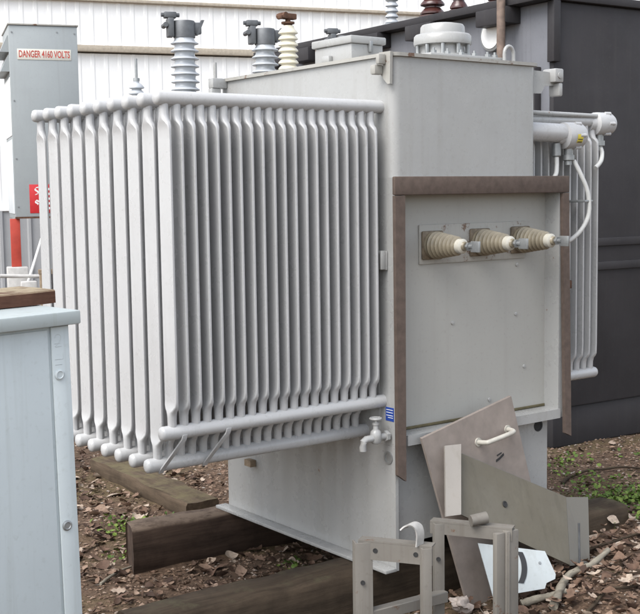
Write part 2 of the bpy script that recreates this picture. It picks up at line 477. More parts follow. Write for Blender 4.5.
for k, y in enumerate(YC):
    zb = .826 if k == 0 else .70
    up = link('upper_header', hm_l, TR, (0, y, ZH)); lo = link('lower_header', hm_lb, TR, (0, y, zb))
    for i, x in enumerate(fx):
        j = (random.random()-.5)
        if k == 0 or i < 7:
            f = link('cooling_tube', short_fin if k == 0 else long_fin, up, (x+j*.0015, 0, -ZH))
            f.rotation_euler = (0, 0, j*.03)
        else: rest.append((x, y, long_fin))
# right hand bank
RX1 = 4.045; hm_r = header_mesh(0, RX1-XR+.005, .0235)
hm_r.transform(Matrix.Diagonal((-1, 1, 1, 1))); hm_r.flip_normals()
hm_r.transform(Matrix.Translation((RX1, 0, 0)))
rx = [4.016-.0445*i for i in range(10)]
for k in range(7):
    y = 3.392+.1065*k
    up = link('upper_header', hm_r, TR, (0, y, 1.892)); lo = link('lower_header', hm_r, TR, (.03*(k % 2), y, .79))
    for i, x in enumerate(rx):
        rf = fin_mesh(1.892, .79, 'cooling_tube') if (i == 0 and k == 0) else None
        if rf: right_fin = rf
        if (k == 0 and i < 10) or (k == 1 and i < 7): link('cooling_tube', right_fin, up, (x, 0, -1.892))
        else: rest.append((x, y, right_fin))
m = MB()
for x, y, me in rest:
    t = me.copy(); t.transform(Matrix.Translation((x, y, 0))); m.bm.from_mesh(t); bpy.data.meshes.remove(t)
o = m.build('cooling_tube', FINPAINT, TR, 50); o['kind'] = 'stuff'
# straps bracing the lower headers
for x in (1.905, 2.075):
    MB().strip([(x-.022, 3.276, .818), (x-.026, 3.277, .803), (x-.040, 3.34, .735), (x-.050, 3.381, .690), (x-.050, 3.395, .674)], (1, .1, 0), .018, .005).build('support_strap', FINPAINT, TR)
# drain valve
vx, vy, vz = 2.672, 3.262, .71
m = MB().cyl((XL, vy, vz-.012), (vx-.03, vy, vz-.012), .016, 14)
m.lathe([(.017, -.04), (.026, -.03), (.028, 0), (.024, .02), (.014, .028), (.012, .047), (.016, .05), (.016, .06), (.006, .064), (.006, .080)], (vx, vy, vz), (0, 0, 1), 18)
m.cyl((XL-.001, vy, vz-.012), (XL-.02, vy, vz-.012), .027, 6)
VS = Matrix.Translation((vx+.03, vy, vz)) @ Matrix.Scale(.78, 4) @ Matrix.Translation((-vx-.03, -vy, -vz))
m.xform(VS); m.cyl((XL-.001, vy, vz-.008), (vx+.02, vy, vz-.008), .011, 12)
vb = m.build('drain_valve', PAINT, TR)
m = MB()
m.tube([(vx+.026*math.cos(t*PI/8), vy+.026*math.sin(t*PI/8), vz+.080) for t in range(17)], .0055, 8)
for a in range(4): m.cyl((vx, vy, vz+.080), (vx+.026*math.cos(a*PI/2), vy+.026*math.sin(a*PI/2), vz+.080), .004, 8)
m.lathe([(.009, -.004), (.009, .008)], (vx, vy, vz+.078), (0, 0, 1), 10)
m.xform(VS).build('handwheel', PAINT, vb)
MB().tube([(vx-.02, vy, vz-.012), (vx-.06, vy, vz-.012), (vx-.075, vy, vz-.022), (vx-.078, vy, vz-.045), (vx-.078, vy, vz-.065)], .017, 12).xform(VS).build('spout', PAINT, vb)

# lifting lugs
def lug(x, y, dx):
    m = MB()
    m.sheet([(x, y, 1.985), (x+.055, y, 1.985), (x+.075, y, 2.015), (x+.14, y, 2.02), (x+.14, y, 2.07), (x, y, 2.075)], (0, 1, 0), .014)
    m.box(x+.105, x+.155, y-.03, y+.04, 2.03, 2.085, .006)
    m.box(x+.13, x+.152, y-.028, y+.03, 1.975, 2.029, .006)
    m.lathe([(.013, 0), (.013, .004), (.007, .005), (.001, .005)], (x+.13, y-.031, 2.058), (0, -1, 0), 12)
    return m.build('lifting_lug', PAINT, TR)
lug(XR+.001, YF+.03, 1)
m = MB().sheet([(XL-.004, 3.222, 2.10), (XL-.004, 3.285, 2.10), (XL-.004, 3.285, 2.03), (XL-.004, 3.262, 2.005), (XL-.004, 3.24, 1.985), (XL-.004, 3.226, 1.985)], (-1, 0, 0), .012)
m.box(XL-.05, XL-.0165, 3.245, 3.265, 2.055, 2.092, .005); m.box(XL-.055, XL-.0165, 3.262, 3.29, 2.02, 2.055, .005)
m.build('lifting_lug', RUSTPAINT, TR)
m = MB().box(XL-.075, XL-.001, 4.33, 4.37, 2.055, 2.098, .005); m.box(XL-.078, XL-.03, 4.335, 4.365, 2.0, 2.055, .004); m.cyl((XL-.05, 4.35, 2.09), (XL-.05, 4.35, 2.165), .008, 10)
m.build('lifting_lug', PAINT, TR)
# cover hardware
ZC = ZT+.013
MB().tube([(3.36+.025*math.cos(PI-PI*i/10), 3.252, ZC+.03+.03*math.sin(PI*i/10)) if 0 <= i <= 10 else (3.36+(-.025 if i < 0 else .025), 3.252, ZC-.002) for i in range(-1, 12)], .0075, 10).build('lifting_eye', PAINT, TR)
MB().box(2.96, 3.34, 3.262, 3.62, ZC+.0005, ZC+.016, .003).build('handhole_plate', PAINT, TR)
for i, x in enumerate((2.99, 3.06, 3.13, 3.20, 3.27, 3.31)):
    MB().lathe([(.012, 0), (.012, .01), (.005, .011), (.005, .02)], (x, 3.28, ZC+.0165), (0, 0, 1), 6).build('bolt', STEEL, TR)
dx, dy, dz = 3.165, 3.42, ZC+.0165
dm = MB().lathe([(.112, 0), (.112, .012), (.092, .014), (.088, .05), (.112, .052), (.114, .062), (.112, .085), (.106, .092), (.088, .096), (.086, .122), (.080, .130), (.05, .136), (.001, .138)], (dx, dy, dz), (0, 0, 1), 40).build('relief_dome', PAINT, TR)
for i in range(10):
    a = 2*PI*i/10+.2
    MB().cyl((dx+.101*math.cos(a), dy+.101*math.sin(a), dz+.005), (dx+.101*math.cos(a), dy+.101*math.sin(a), dz+.051), .008, 8).build('clamp_bolt', STEEL, dm)
m = MB().box(2.868, 3.028, 3.62, 3.86, ZC+.001, ZC+.082, .004)
cb = m.build('control_box', PAINT, TR)
MB().box(2.858, 3.038, 3.61, 3.87, ZC+.0825, ZC+.112, .005).build('lid', PAINT, cb)
MB().box(2.95, 2.965, 3.604, 3.619, ZC+.05, ZC+.095, .003).build('latch', STEEL, cb)
MB().box(2.848, 2.867, 3.74, 3.79, ZC+.02, ZC+.045, .003).build('hinge', PAINT, cb)
# rear shelf carrying the tall bushings
m = MB().box(2.26, 3.72, YB+.001, YB+.36, 1.30, 1.95, .008); m.build('bushing_shelf', PAINT, TR)
def hv(x, y, z0, clamp=True, first=True):
    h = .335
    pr = [(.066, 0), (.066, .02), (.045, .022)]+disc_profile(9, .30, .0640, .062, .047, .044, .024)+[(.043, .33), (.043, .345), (.001, .346)]
    b = MB().lathe(pr, (x, y, z0), (0, 0, 1), 28).build('high_voltage_bushing', BUSH, TR)
    m = MB().lathe([(.048, .333), (.048, .40), (.045, .405), (.001, .406)], (x, y, z0), (0, 0, 1), 20)
    A = Matrix.Translation((x, y, z0)) @ Matrix.Rotation(-.35, 4, 'Z')
    m.box(-.075, -.048, -.03, .03, .335, .415, .004, A); m.box(.044, .075, -.014, .014, .35, .40, .004, A @ Matrix.Rotation(.0, 4, 'Y'))
    m.hexa([A @ V(p) for p in ((.05, -.015, .345), (.06, -.015, .345), (.06, .015, .345), (.05, .015, .345), (.075, -.015, .41), (.088, -.015, .41), (.088, .015, .41), (.075, .015, .41))])
    m.box(-.088, -.035, -.02, .02, .416, .442, .004, A); m.cyl(A @ V((-.085, -.035, .385)), A @ V((-.085, .035, .385)), .011, 8); m.cyl(A @ V((-.1, 0, .43)), A @ V((-.02, 0, .43)), .009, 8)
    m.build('clamp', CLAMP, b)
hv(2.64, 4.51, 1.951); hv(3.08, 4.53, 1.951); hv(3.56, 4.55, 1.951)
cx_, cy_ = 3.07, 4.33
b = MB().lathe([(.05, 0), (.05, .018), (.032, .02), (.032, .05)]+shed_profile(7, .185, .046, .044, .032, .031, .05)+[(.028, .237), (.026, .247), (.001, .248)], (cx_, cy_, ZC), (0, 0, 1), 24).build('neutral_bushing', CREAM, TR)
MB().lathe([(.052, -.001), (.052, .03), (.035, .045), (.033, .055)], (cx_, cy_, ZC+.001), (0, 0, 1), 20).build('bushing_base', PAINT, b)
m = MB().lathe([(.02, .245), (.02, .255), (.03, .256), (.03, .264), (.012, .266), (.012, .29)], (cx_, cy_, ZC), (0, 0, 1), 14); m.box(cx_-.045, cx_+.04, cy_-.016, cy_+.016, ZC+.276, ZC+.302, .005); m.cyl((cx_-.03, cy_-.03, ZC+.29), (cx_-.03, cy_+.03, ZC+.29), .014, 8)
m.build('terminal_cap', RUST, b)
b = MB().lathe([(.03, 0), (.03, .03)]+shed_profile(4, .10, .036, .033, .022, .02, .03)+[(.012, .132), (.012, .14), (.001, .141)], (2.42, 4.55, 1.951), (0, 0, 1), 20).build('small_bushing', BUSH, TR)
MB().lathe([(.014, .14), (.014, .152), (.006, .154), (.006, .235), (.001, .236)], (2.42, 4.55, 1.951), (0, 0, 1), 10).build('terminal_rod', STEEL, b)
# conduit and junction boxes on the right side
MB().cyl((XR-.002, 3.30, 1.836), (3.72, 3.30, 1.832), .039, 24).build('conduit_pipe', FINPAINT, TR)
def jbox(x, y, z, r):
    b = MB().lathe([(r*.62, -.045), (r*.66, -.02), (r*.98, -.012), (r, 0), (r, .05), (r*.93, .058), (r*.93, .075), (r*.8, .086), (.001, .088)], (x, y, z), (1, -.12, 0), 28)
    for i in range(6):
        a = PI*i/3; b.cyl((x+.03, y+r*1.0*math.cos(a), z+r*1.0*math.sin(a)), (x+.06, y+r*1.0*math.cos(a)-.004, z+r*1.0*math.sin(a)), .008, 8)
    b = b.build('junction_box', FINPAINT, TR)
    MB().lathe([(.020, 0), (.020, .028), (.026, .029), (.026, .05), (.016, .054), (.016, .07)], (x+.02, y, z-r+.006), (0, 0, -1), 12).build('gland', STEEL, b)
    return b
j1 = jbox(3.742, 3.30, 1.822, .056)
tt = []
rj = .0572
for i in range(9):
    a = -.32+.64*i/8+PI+.25
    tt.append(V((0, rj*math.cos(a), rj*math.sin(a))))
m = MB(); rows = []
for xx in (3.755, 3.785):
    rows.append([V((xx, 3.30-.12*(xx-3.742), 1.822))+p for p in tt])
m._add(rows[0]+rows[1], [(i, i+1, 9+i+1, 9+i) for i in range(8)])
lab = m.build('label', YELLOW, j1)
m = MB()
for o_, w in ((.30, .04), (.10, .03)):
    pts = []
    for i in range(5):
        a = o_-w+2*w*i/4+PI+.2
        pts.append(V((0, (rj+.0006)*math.cos(a), (rj+.0006)*math.sin(a))))
    r0 = [V((3.758, 3.2986, 1.822))+p for p in pts]; r1 = [V((3.782, 3.295, 1.822))+p for p in pts]
    m._add(r0+r1, [(i, i+1, 6+i, 5+i) for i in range(4)])
m.build('printed_lines', BLACK, lab)
j2 = jbox(4.045, 3.392, 1.883, .050)
MB().cyl((XR, 3.36, 1.918), (4.04, 3.375, 1.915), .010, 12).build('conduit_pipe', PAINT, TR)
def bez(pts, n=24):
    out = []
    P = [V(p) for p in pts]
    for s in range(len(P)-1):
        p0 = P[max(s-1, 0)]; p1 = P[s]; p2 = P[s+1]; p3 = P[min(s+2, len(P)-1)]
        for i in range(n//(len(P)-1)+1):
            t = i/(n//(len(P)-1)+1)
            out.append(.5*((2*p1)+(p2-p0)*t+(2*p0-5*p1+4*p2-p3)*t*t+(3*p1-p0-3*p2+p3)*t**3))
    return out+[P[-1]]
MB().tube(bez([(3.785, 3.29, 1.72), (3.80, 3.27, 1.67), (3.826, 3.25, 1.59), (3.83, 3.245, 1.50), (3.79, 3.252, 1.43), (3.73, 3.27, 1.385), (3.657, 3.285, 1.37)]), .0095, 10).build('flexible_conduit', CABLE, TR)
MB().tube(bez([(3.70, 3.31, 1.76), (3.692, 3.30, 1.70), (3.665, 3.285, 1.655), (3.60, 3.28, 1.62)]), .0095, 10).build('flexible_conduit', CABLE, TR)
MB().lathe([(.020, 0), (.020, .05), (.014, .056)], (3.70, 3.31, 1.79), (0, 0, -1), 12).build('gland', STEEL, TR)
MB().tube(bez([(4.065, 3.388, 1.79), (4.06, 3.37, 1.76), (4.02, 3.342, 1.72), (3.97, 3.330, 1.69)]), .0095, 10).build('flexible_conduit', CABLE, TR)
MB().box(3.79, 3.815, 3.32, 3.345, 1.18, 1.215, .003).build('conduit_clip', RUST, TR)
MB().box(3.80, 3.85, 3.24, 3.345, 1.545, 1.555, .002).build('conduit_clip', STEEL, TR)

# ------------------------------------------------------------------ timbers
def timber(name, label, x0, x1, y0, y1, z0, z1, mat, rot=0, bev=.012, rough=.01, skew=0):
    m = MB(); nseg = 40; rings = []
    L = x1-x0
    for i in range(nseg+1):
        x = x0+L*i/nseg; rr = []
        ch = bev
        for (a, b_) in ((y0+ch, z0), (y1-ch, z0), (y1, z0+ch), (y1, (z0+z1)/2), (y1, z1-ch), (y1-ch, z1), ((y0+y1)/2, z1), (y0+ch, z1), (y0, z1-ch), (y0, (z0+z1)/2), (y0, z0+ch)):
            nv = noise.noise_vector(V((x*7, a*9, b_*9)))*rough
            e = noise.noise_vector(V((a*30, b_*30, 5)))*rough*.8 if i in (0, nseg) else V((0, 0, 0))
            rr.append(V((x+e.x+(skew*(a-y0) if i == 0 else 0), a+nv.y, b_+nv.z)))
        rings.append(rr)
    m.rings(rings)
    c = V(((x0+x1)/2, (y0+y1)/2, 0))
    if rot: m.xform(Matrix.Translation(c) @ Matrix.Rotation(rot, 4, 'Z') @ Matrix.Translation(-c))
    o = m.build(name, mat, None, 50)
    return tag(o, label, 'timber', 'timbers lying under the transformer')
timber('timber_beam', 'dark squared timber under the rear of the transformer base, its sawn end showing', 2.225, 3.9, 4.285, 4.45, -.02, .189, T_DARK, -.05, rough=.006, skew=.30)
timber('timber_beam', 'dark mossy half sunken timber under the front of the transformer base', 1.75, 4.17, 3.32, 3.50, -.03, .188, T_MOSS, -.03)
# lengthwise timber (runs in depth)
m = MB(); rings = []
for i in range(31):
    y = 4.80+1.25*i/30; rr = []
    for a, z in ((-.084, -.02), (.084, -.02), (.092, .0), (.092, .058), (.084, .074), (.03, .076), (-.03, .075), (-.084, .074), (-.092, .058), (-.092, .0)):
        nv = noise.noise_vector(V((a*9, y*7, z*9)))*.010
        rr.append(V((a+nv.x, y, z+nv.z)))
    rings.append(rr)
m.rings(rings).xform(Matrix.Translation((2.925, 4.93, 0)) @ Matrix.Rotation(math.radians(-3.5), 4, 'Z') @ Matrix.Translation((0, -4.8, 0)))
tag(m.build('timber_beam', T_MOSSY, None, 50), 'flat moss topped timber lying on the ground below the radiator', 'timber', 'timbers lying under the transformer')
tag(MB().hexa([(2.70, 6.3, -.02), (2.79, 6.3, -.02), (2.79, 6.4, -.02), (2.70, 6.4, -.02), (2.69, 6.3, .42), (2.78, 6.3, .42), (2.78, 6.4, .43), (2.69, 6.4, .43)], .006).build('wooden_post', T_MOSS), 'short dark wooden post behind the radiator and the pale cabinet', 'post')

# ------------------------------------------------------------------ scrap in front of the tank
bd = thing('square_board', 'dusty brown square board with white handle leaning against the transformer base', 'board', (3.1, 3.15, .03))
m = MB().sheet([(2.826, 3.186, .692), (3.302, 3.192, .795), (3.395, 3.16, .40), (3.445, 3.135, .10), (3.42, 3.12, .02), (3.00, 3.118, .02)], (0, -1, -.12), .012)
pan = m.build('panel', PINK, bd)
m = MB().tube(bez([(3.107, 3.164, .640), (3.112, 3.130, .643), (3.13, 3.118, .648), (3.24, 3.120, .664), (3.262, 3.132, .668), (3.268, 3.165, .668)]), .0095, 12)
m.lathe([(.017, 0), (.017, .006)], (3.107, 3.168, .640), (0, -1, 0), 10); m.lathe([(.017, 0), (.017, .006)], (3.268, 3.17, .668), (0, -1, 0), 10)
m.build('handle', plain('dull cream handle', (.42, .40, .35, 1), .5), bd)
m = MB()
m.strip([(3.195, 3.156, .555), (3.215, 3.157, .562), (3.238, 3.158, .575)], (0, .15, 1), .009, .002); m.strip([(3.20, 3.156, .575), (3.225, 3.157, .583)], (0, .15, 1), .005, .002)
m.build('scuff_mark', DARK, bd)

tr = thing('sheet_metal_tray', 'olive drab sheet metal tray with bent ends leaning sloped across the brown board', 'metal tray', (3.3, 3.0, .1))
BL, TL, TRp, BR = V((2.898, 3.047, .421)), V((2.989, 3.142, .619)), V((3.515, 3.083, .372)), V((3.426, 2.982, .136))
nrm = (BR-BL).cross(TL-BL).normalized()
if nrm.y > 0: nrm = -nrm
MB().sheet([BL, BR, TRp, TL], -nrm, .006).build('face', OLIVE, tr)
MB().sheet([(2.826, 3.045, .425), (2.879, 3.021, .428), (2.972, 3.118, .660), (2.915, 3.145, .657)], (.3, 1, -.4), .010).build('bent_end', OLIVE_LIT, tr)  # left end coloured lighter than the face, as if lit
RFt, RFb = V((3.624, 3.062, .358)), V((3.535, 2.975, .117))
MB().sheet([BR+V((.001, 0, -.003)), RFb, RFt, TRp+V((.001, 0, 0))], -nrm, .006).build('bent_end', OLIVER, tr)
hc = BL.lerp(BR, .40).lerp(TL.lerp(TRp, .40), .48)
MB().lathe([(.013, 0), (.012, .002), (.009, .002), (.008, .0006), (.001, .0006)], hc+nrm*.0005, nrm, 14).build('punched_hole', DARK, tr)
# top lip folded back
MB().strip([TL+nrm*-.003, TL.lerp(TRp, .5)+nrm*-.003, TRp+nrm*-.003], nrm, .0055, .003).build('folded_lip', OLIVER, tr)

sg = thing('white_sign', 'white painted sign plate with a black curved stroke resting on leaves', 'sign', (3.1, 2.95, .1))
sp = [V((3.005, 3.063, .287)), V((3.248, 2.951, .235)), V((3.262, 2.915, .15)), V((3.254, 2.91, .135)), V((3.215, 2.918, .125)), V((3.204, 2.919, .105)), V((2.996, 2.974, .105))]
n_s = (sp[1]-sp[0]).cross(sp[6]-sp[0]).normalized()
if n_s.y > 0: n_s = -n_s
# flatten the outline into its plane
c0 = sp[0]; sp = [p-n_s*((p-c0).dot(n_s)) for p in sp]
MB().sheet(sp, -n_s, .004).build('plate', SIGNP, sg)
def onplane(p, off): p = V(p); return p-n_s*((p-c0).dot(n_s))+n_s*off
pts = bez([onplane(p, .002) for p in ((3.150, 2.987, .243), (3.153, 2.975, .215), (3.147, 2.962, .187), (3.134, 2.955, .160), (3.116, 2.952, .138))], 16)
wd = (sp[1]-sp[0]).normalized()
MB().strip(pts, wd, .022, .002).build('black_stroke', BLACK, sg)
MB().lathe([(.006, 0), (.005, .002), (.001, .002)], onplane((3.215, 2.95, .195), .0005), n_s, 10).build('bolt_hole', STEEL, sg)

# steel stand: two end frames joined by a bottom rail
sd = thing('steel_stand', 'weathered tan steel stand of two end frames with a bent strap on top', 'stand', (2.8, 3.1, 0))
def angle_leg(x, y, z0, z1, w, rot, name='leg'):
    A = Matrix.Translation((x, y, 0)) @ Matrix.Rotation(rot, 4, 'Z')
    m = MB(); m.box(-w/2, w/2, -.004, .004, z0, z1, .0015, A); m.box(-w/2, -w/2+.007, .0042, w*.7, z0, z1, .0015, A)
    return m.build(name, STAND, sd)
def bar(a, b, h, name='top_rail'):
    a, b = V(a), V(b); d = (b-a).normalized(); n = V((d.y, -d.x, 0))
    m = MB(); up = V((0, 0, 1))
    m.hexa([a-up*h, b-up*h, b-up*h-n*.006, a-up*h-n*.006, a, b, b-n*.006, a-n*.006])
    m.hexa([a+up*.0005, b+up*.0005, b-n*.045+up*.0005, a-n*.045+up*.0005, a+up*.006, b+up*.006, b-n*.045+up*.006, a-n*.045+up*.006])
    return m.build(name, STAND, sd)
A1, A2, B1, B2 = V((2.372, 2.987, .435)), V((2.511, 2.773, .435)), V((2.709, 3.002, .435)), V((2.861, 2.750, .435))
ra = math.atan2(A2.y-A1.y, A2.x-A1.x)
bar(A1, A2, .06); bar(B1, B2, .04)
d_ = (A2-A1).normalized(); nn = V((d_.y, -d_.x, 0))
def leg_at(P, along, w):
    p = P+d_*along+nn*.008
    angle_leg(p.x, p.y, -.15, .434, w, ra+.55)
leg_at(A1, .022, .060); leg_at(A2, -.016, .034); leg_at(B1, .036, .036)
p = B2-d_*.02
m = MB(); A = Matrix.Translation((p.x, p.y, 0)) @ Matrix.Rotation(ra+.9, 4, 'Z')
m.box(-.046, -.008, -.004, .018, -.15, .427, .003, A); m.box(-.0075, .046, -.012, .020, -.15, .431, .003, A); m.box(-.002, .004, -.016, -.0125, -.15, .426, .001, A)
m.build('leg', STAND, sd)
for base, along, z in ((A1, .06, .408), (A1, .20, .408), (A1, .022, .30), (B1, .07, .416), (B1, .20, .416), (B1, .036, .31)):
    p = base+d_*along+nn*(.0005 if along > .05 else .020); p.z = z
    MB().lathe([(.0085, 0), (.0085, .0012), (.006, .0012), (.006, .0004), (.001, .0004)], p, nn, 12).build('bolt_hole', DARK, sd)
MB().hexa([(2.40, 2.953, .155), (2.735, 2.935, .155), (2.735, 2.972, .155), (2.40, 2.99, .155), (2.40, 2.953, .195), (2.735, 2.935, .195), (2.735, 2.972, .195), (2.40, 2.99, .195)], .003).build('bottom_rail', STAND, sd)
sb = A1.lerp(A2, .78)
pts = bez([sb+V((.010, -.008, .004)), sb+V((.012, -.010, .040)), sb+V((.007, -.006, .066)), sb+V((-.006, .004, .077)), sb+V((-.020, .014, .074)), sb+V((-.032, .022, .062))], 20)
MB().strip(pts, (.92, .12, .10), .036, .005).build('bent_strap', plain('pale grey strap', (.36, .35, .33, 1), .5, var=.2), sd)
rb = B1.lerp(B2, .60)+V((0, 0, .028))
MB().lathe([(.010, -.03), (.020, -.03), (.021, .03), (.011, .03), (.010, .028)], rb, (.9, -.35, .12), 16).build('pipe_roll', STAND, sd)
tag(MB().cyl((3.452, 2.955, .06), (3.462, 2.97, .30), .0045, 8).build('metal_rod', CLAMP), 'thin upright steel rod stuck in the litter beside the olive tray', 'rod')

# ------------------------------------------------------------------ pale cabinet in the left foreground
cab = thing('equipment_cabinet', 'pale blue grey steel cabinet with overhanging lid in the left foreground', 'cabinet', (.9, 3.1, 0))
cr = Matrix.Translation((1.305, 2.839, 1.2)) @ Matrix.Rotation(math.radians(6.5), 4, 'Z') @ Matrix.Rotation(math.radians(-.9), 4, 'Y') @ Matrix.Translation((-1.305, -2.839, -1.17))
def cabpart(m, name, mat, parent, ang=40): m.xform(cr); return m.build(name, mat, parent, ang)
body = cabpart(MB().box(.25, 1.292, 2.853, 3.30, .02, 1.235, .004), 'body', CAB, cab)
cabpart(MB().box(.3, 1.232, 2.848, 2.8525, .06, 1.226, .002), 'door', CAB, cab)
cabpart(MB().box(1.2405, 1.2925, 2.8455, 2.8525, .02, 1.232, .0015), 'corner_strip', CAB, cab)
cabpart(MB().box(.2, 1.318, 2.822, 3.33, 1.2355, 1.272, .005), 'lid', CABLID, cab)
cabpart(MB().box(1.2927, 1.2945, 2.850, 2.856, .02, 1.2345), 'mossy_seam', MOSSEDGE, cab)
for z in (1.105, .698):
    cabpart(MB().lathe([(.014, 0), (.014, .003), (.010, .005), (.008, .003), (.001, .003)], (1.258, 2.845, z), (0, -1, 0), 18), 'rivet', CAB if z > 1 else STEEL, cab)
m = MB()
for a, b in (((1.246, 1.146), (1.280, 1.146)), ((1.280, 1.146), (1.280, 1.162)), ((1.246, 1.188), (1.272, 1.188)), ((1.246, 1.132), (1.275, 1.132))):
    m.tube([(1.2475+(a[0]-1.246)*.7, 2.8462, a[1]), (1.2475+(b[0]-1.246)*.7, 2.8462, b[1])], .0015, 6)
m.tube(bez([(1.250, 2.8462, 1.203), (1.255, 2.8462, 1.211), (1.265, 2.8462, 1.210), (1.267, 2.8462, 1.200), (1.260, 2.8462, 1.190), (1.250, 2.8462, 1.180), (1.269, 2.8462, 1.180)]), .0016, 6)
cabpart(m, 'embossed_mark', CAB, cab)
m = MB(); rings = []
for i in range(25):
    x = .3+1.06*i/24; rr = []
    for a, z in ((3.0, 1.2745), (3.20, 1.2745), (3.202, 1.307), (3.198, 1.311), (3.1, 1.312), (3.004, 1.311), (3.0, 1.307)):
        nv = noise.noise_vector(V((x*9, a*9, z*9)))*.003
        rr.append(V((x, a+nv.y, z+max(0, nv.z))))
    rings.append(rr)
tag(cabpart(m.rings(rings).xform(Matrix.Translation((0, .02, 0))), 'wooden_board', T_BOARD, None), 'reddish brown weathered board lying on the lid of the pale cabinet', 'board')

# ------------------------------------------------------------------ background: switchgear on red legs
k = 12/9
def far(p): return V((p[0]*k, p[1]*k, 1.6+(p[2]-1.6)*k))
tl, trr, brr, bll = far((3.573, 8.78, 2.93)), far((4.016, 8.444, 2.93)), far((3.93, 8.40, 1.432)), far((3.50, 8.70, 1.432))
ex = V((math.sin(math.radians(108)), math.cos(math.radians(108)), 0)); ey = V((-ex.y, ex.x, 0)); O = V((tl.x, tl.y, 0)); W = .70
zb_, zt_ = 1.375, 3.37
SM = Matrix(((ex.x, ey.x, 0, O.x), (ex.y, ey.y, 0, O.y), (0, 0, 1, 0), (0, 0, 0, 1)))
sw = thing('switchgear_cabinet', 'tall grey switchgear cabinet on red legs with high voltage warning signs', 'switchgear', (O.x+.3, O.y, 0))
def swp(m, name, mat, parent): m.xform(SM); return m.build(name, mat, parent)
swp(MB().box(0, W, 0, .9, zb_, zt_, .006), 'body', SWITCH, sw)
swp(MB().box(-.01, W+.012, -.012, .92, zt_+.001, zt_+.018, .003), 'roof_sheet', RUSTPAINT, sw)
swp(MB().box(-.006, -.0005, .03, .87, zb_+.05, 2.20, .002), 'side_panel', SWLIGHT, sw)
swp(MB().box(-.006, -.0005, .03, .87, 2.24, 2.84, .002), 'side_panel', SIDING, sw)
for z in (2.90, 3.10):
    m = MB().hexa([(-.09, .05, z), (0, .05, z), (0, .85, z), (-.09, .85, z), (-.01, .05, z+.17), (0, .05, z+.17), (0, .85, z+.17), (-.01, .85, z+.17)])
    swp(m, 'louvre_hood', SWITCH, sw)
swp(MB().box(-.004, W+.004, -.006, -.0005, zb_, zb_+.02), 'bottom_trim', RUST, sw)
for x, z in ((.03, 3.3), (.03, 2.6), (.03, 2.0), (.03, 1.5), (W-.03, 3.3), (W-.03, 2.5), (W*.7, 3.31)): swp(MB().lathe([(.008, 0), (.008, .006)], (x, -.0005, z), (0, -1, 0), 8), 'screw_head', STEEL, sw)
cs = V((W*.5+.005, -.003, 3.075))
pl_ = swp(MB().box(cs.x-.275, cs.x+.275, -.004, -.0006, 3.02, 3.13, .001), 'sign_plate', SIGNW, sw)
me = text_mesh('DANGER 4160 VOLTS', .098, REDT, Matrix.Translation((0, 0, 0)))
wid = max(v.co.x for v in me.vertices)-min(v.co.x for v in me.vertices)
me.transform(Matrix.Diagonal((.52/wid, 1.0, 1, 1)))
me.transform(SM @ frame((cs.x, -.0048, cs.z), (1, 0, 0), (0, 0, 1)))
link('lettering', me, pl_)
rs_ = swp(MB().box(.15, .42, -.004, -.0006, 1.43, 1.73, .001), 'red_sign', REDS, sw)
m = MB()
m.strip(bez([(.245, -.0048, 1.70), (.215, -.0048, 1.695), (.21, -.0048, 1.675), (.235, -.0048, 1.655), (.24, -.0048, 1.635), (.21, -.0048, 1.625)], 15), (.7, 0, .7), .018, .001)
m.strip(bez([(.245, -.0048, 1.55), (.215, -.0048, 1.565), (.21, -.0048, 1.545), (.235, -.0048, 1.525), (.22, -.0048, 1.505)], 15), (.7, 0, .7), .018, .001)
for z in (1.68, 1.63, 1.58, 1.53, 1.48): m.box(.34, .40, -.0052, -.0042, z-.012, z+.012)
swp(m, 'white_marks', WHITE, rs_)
for x, y in ((-.055, .05), (W-.1, .05), (W-.1, .8)):
    if 1:
        swp(MB().box(x, x+.10, y-.02, y+.03, .87, zb_-.001, .003), 'leg', REDP, sw)
        swp(MB().box(x-.05, x+.16, y-.1, y+.1, 0, .869, .01), 'footing', CONC, sw)
# clutter beside it
def wp(p): return SM @ V(p)
tag(MB().cyl(wp((.05, -.15, .60)), wp((.315, -.05, 1.34)), .016, 10).build('leaning_pole', WHITE), 'thin white pole leaning diagonally against the switchgear', 'pole')
wf = thing('wooden_crate_frame', 'small tan timber frame with dark panel standing behind the pale cabinet', 'frame', wp((.3, -.6, 0)))
m = MB()
for a in ((.17, .21, -.6, -.55, .0, .82), (.46, .50, -.6, -.55, .0, .82), (.16, .52, -.6, -.55, .8205, .87)): m.box(*a, .004)
m.xform(SM).build('frame', T_FRAME, wf)
MB().box(.211, .34, -.585, -.565, .3, .82).xform(SM).build('dark_panel', DARKTANK, wf)
tag(MB().box(.0, .16, -.4, -.25, 0, .74, .012).xform(SM).build('concrete_block', CONC), 'pale concrete block standing beside the red switchgear leg', 'block')
tag(MB().cyl(wp((-.2, -.3, .80)), wp((.75, -.3, .76)), .02, 10).build('horizontal_rail', CONC), 'pale horizontal pipe rail behind the timber frame', 'rail')

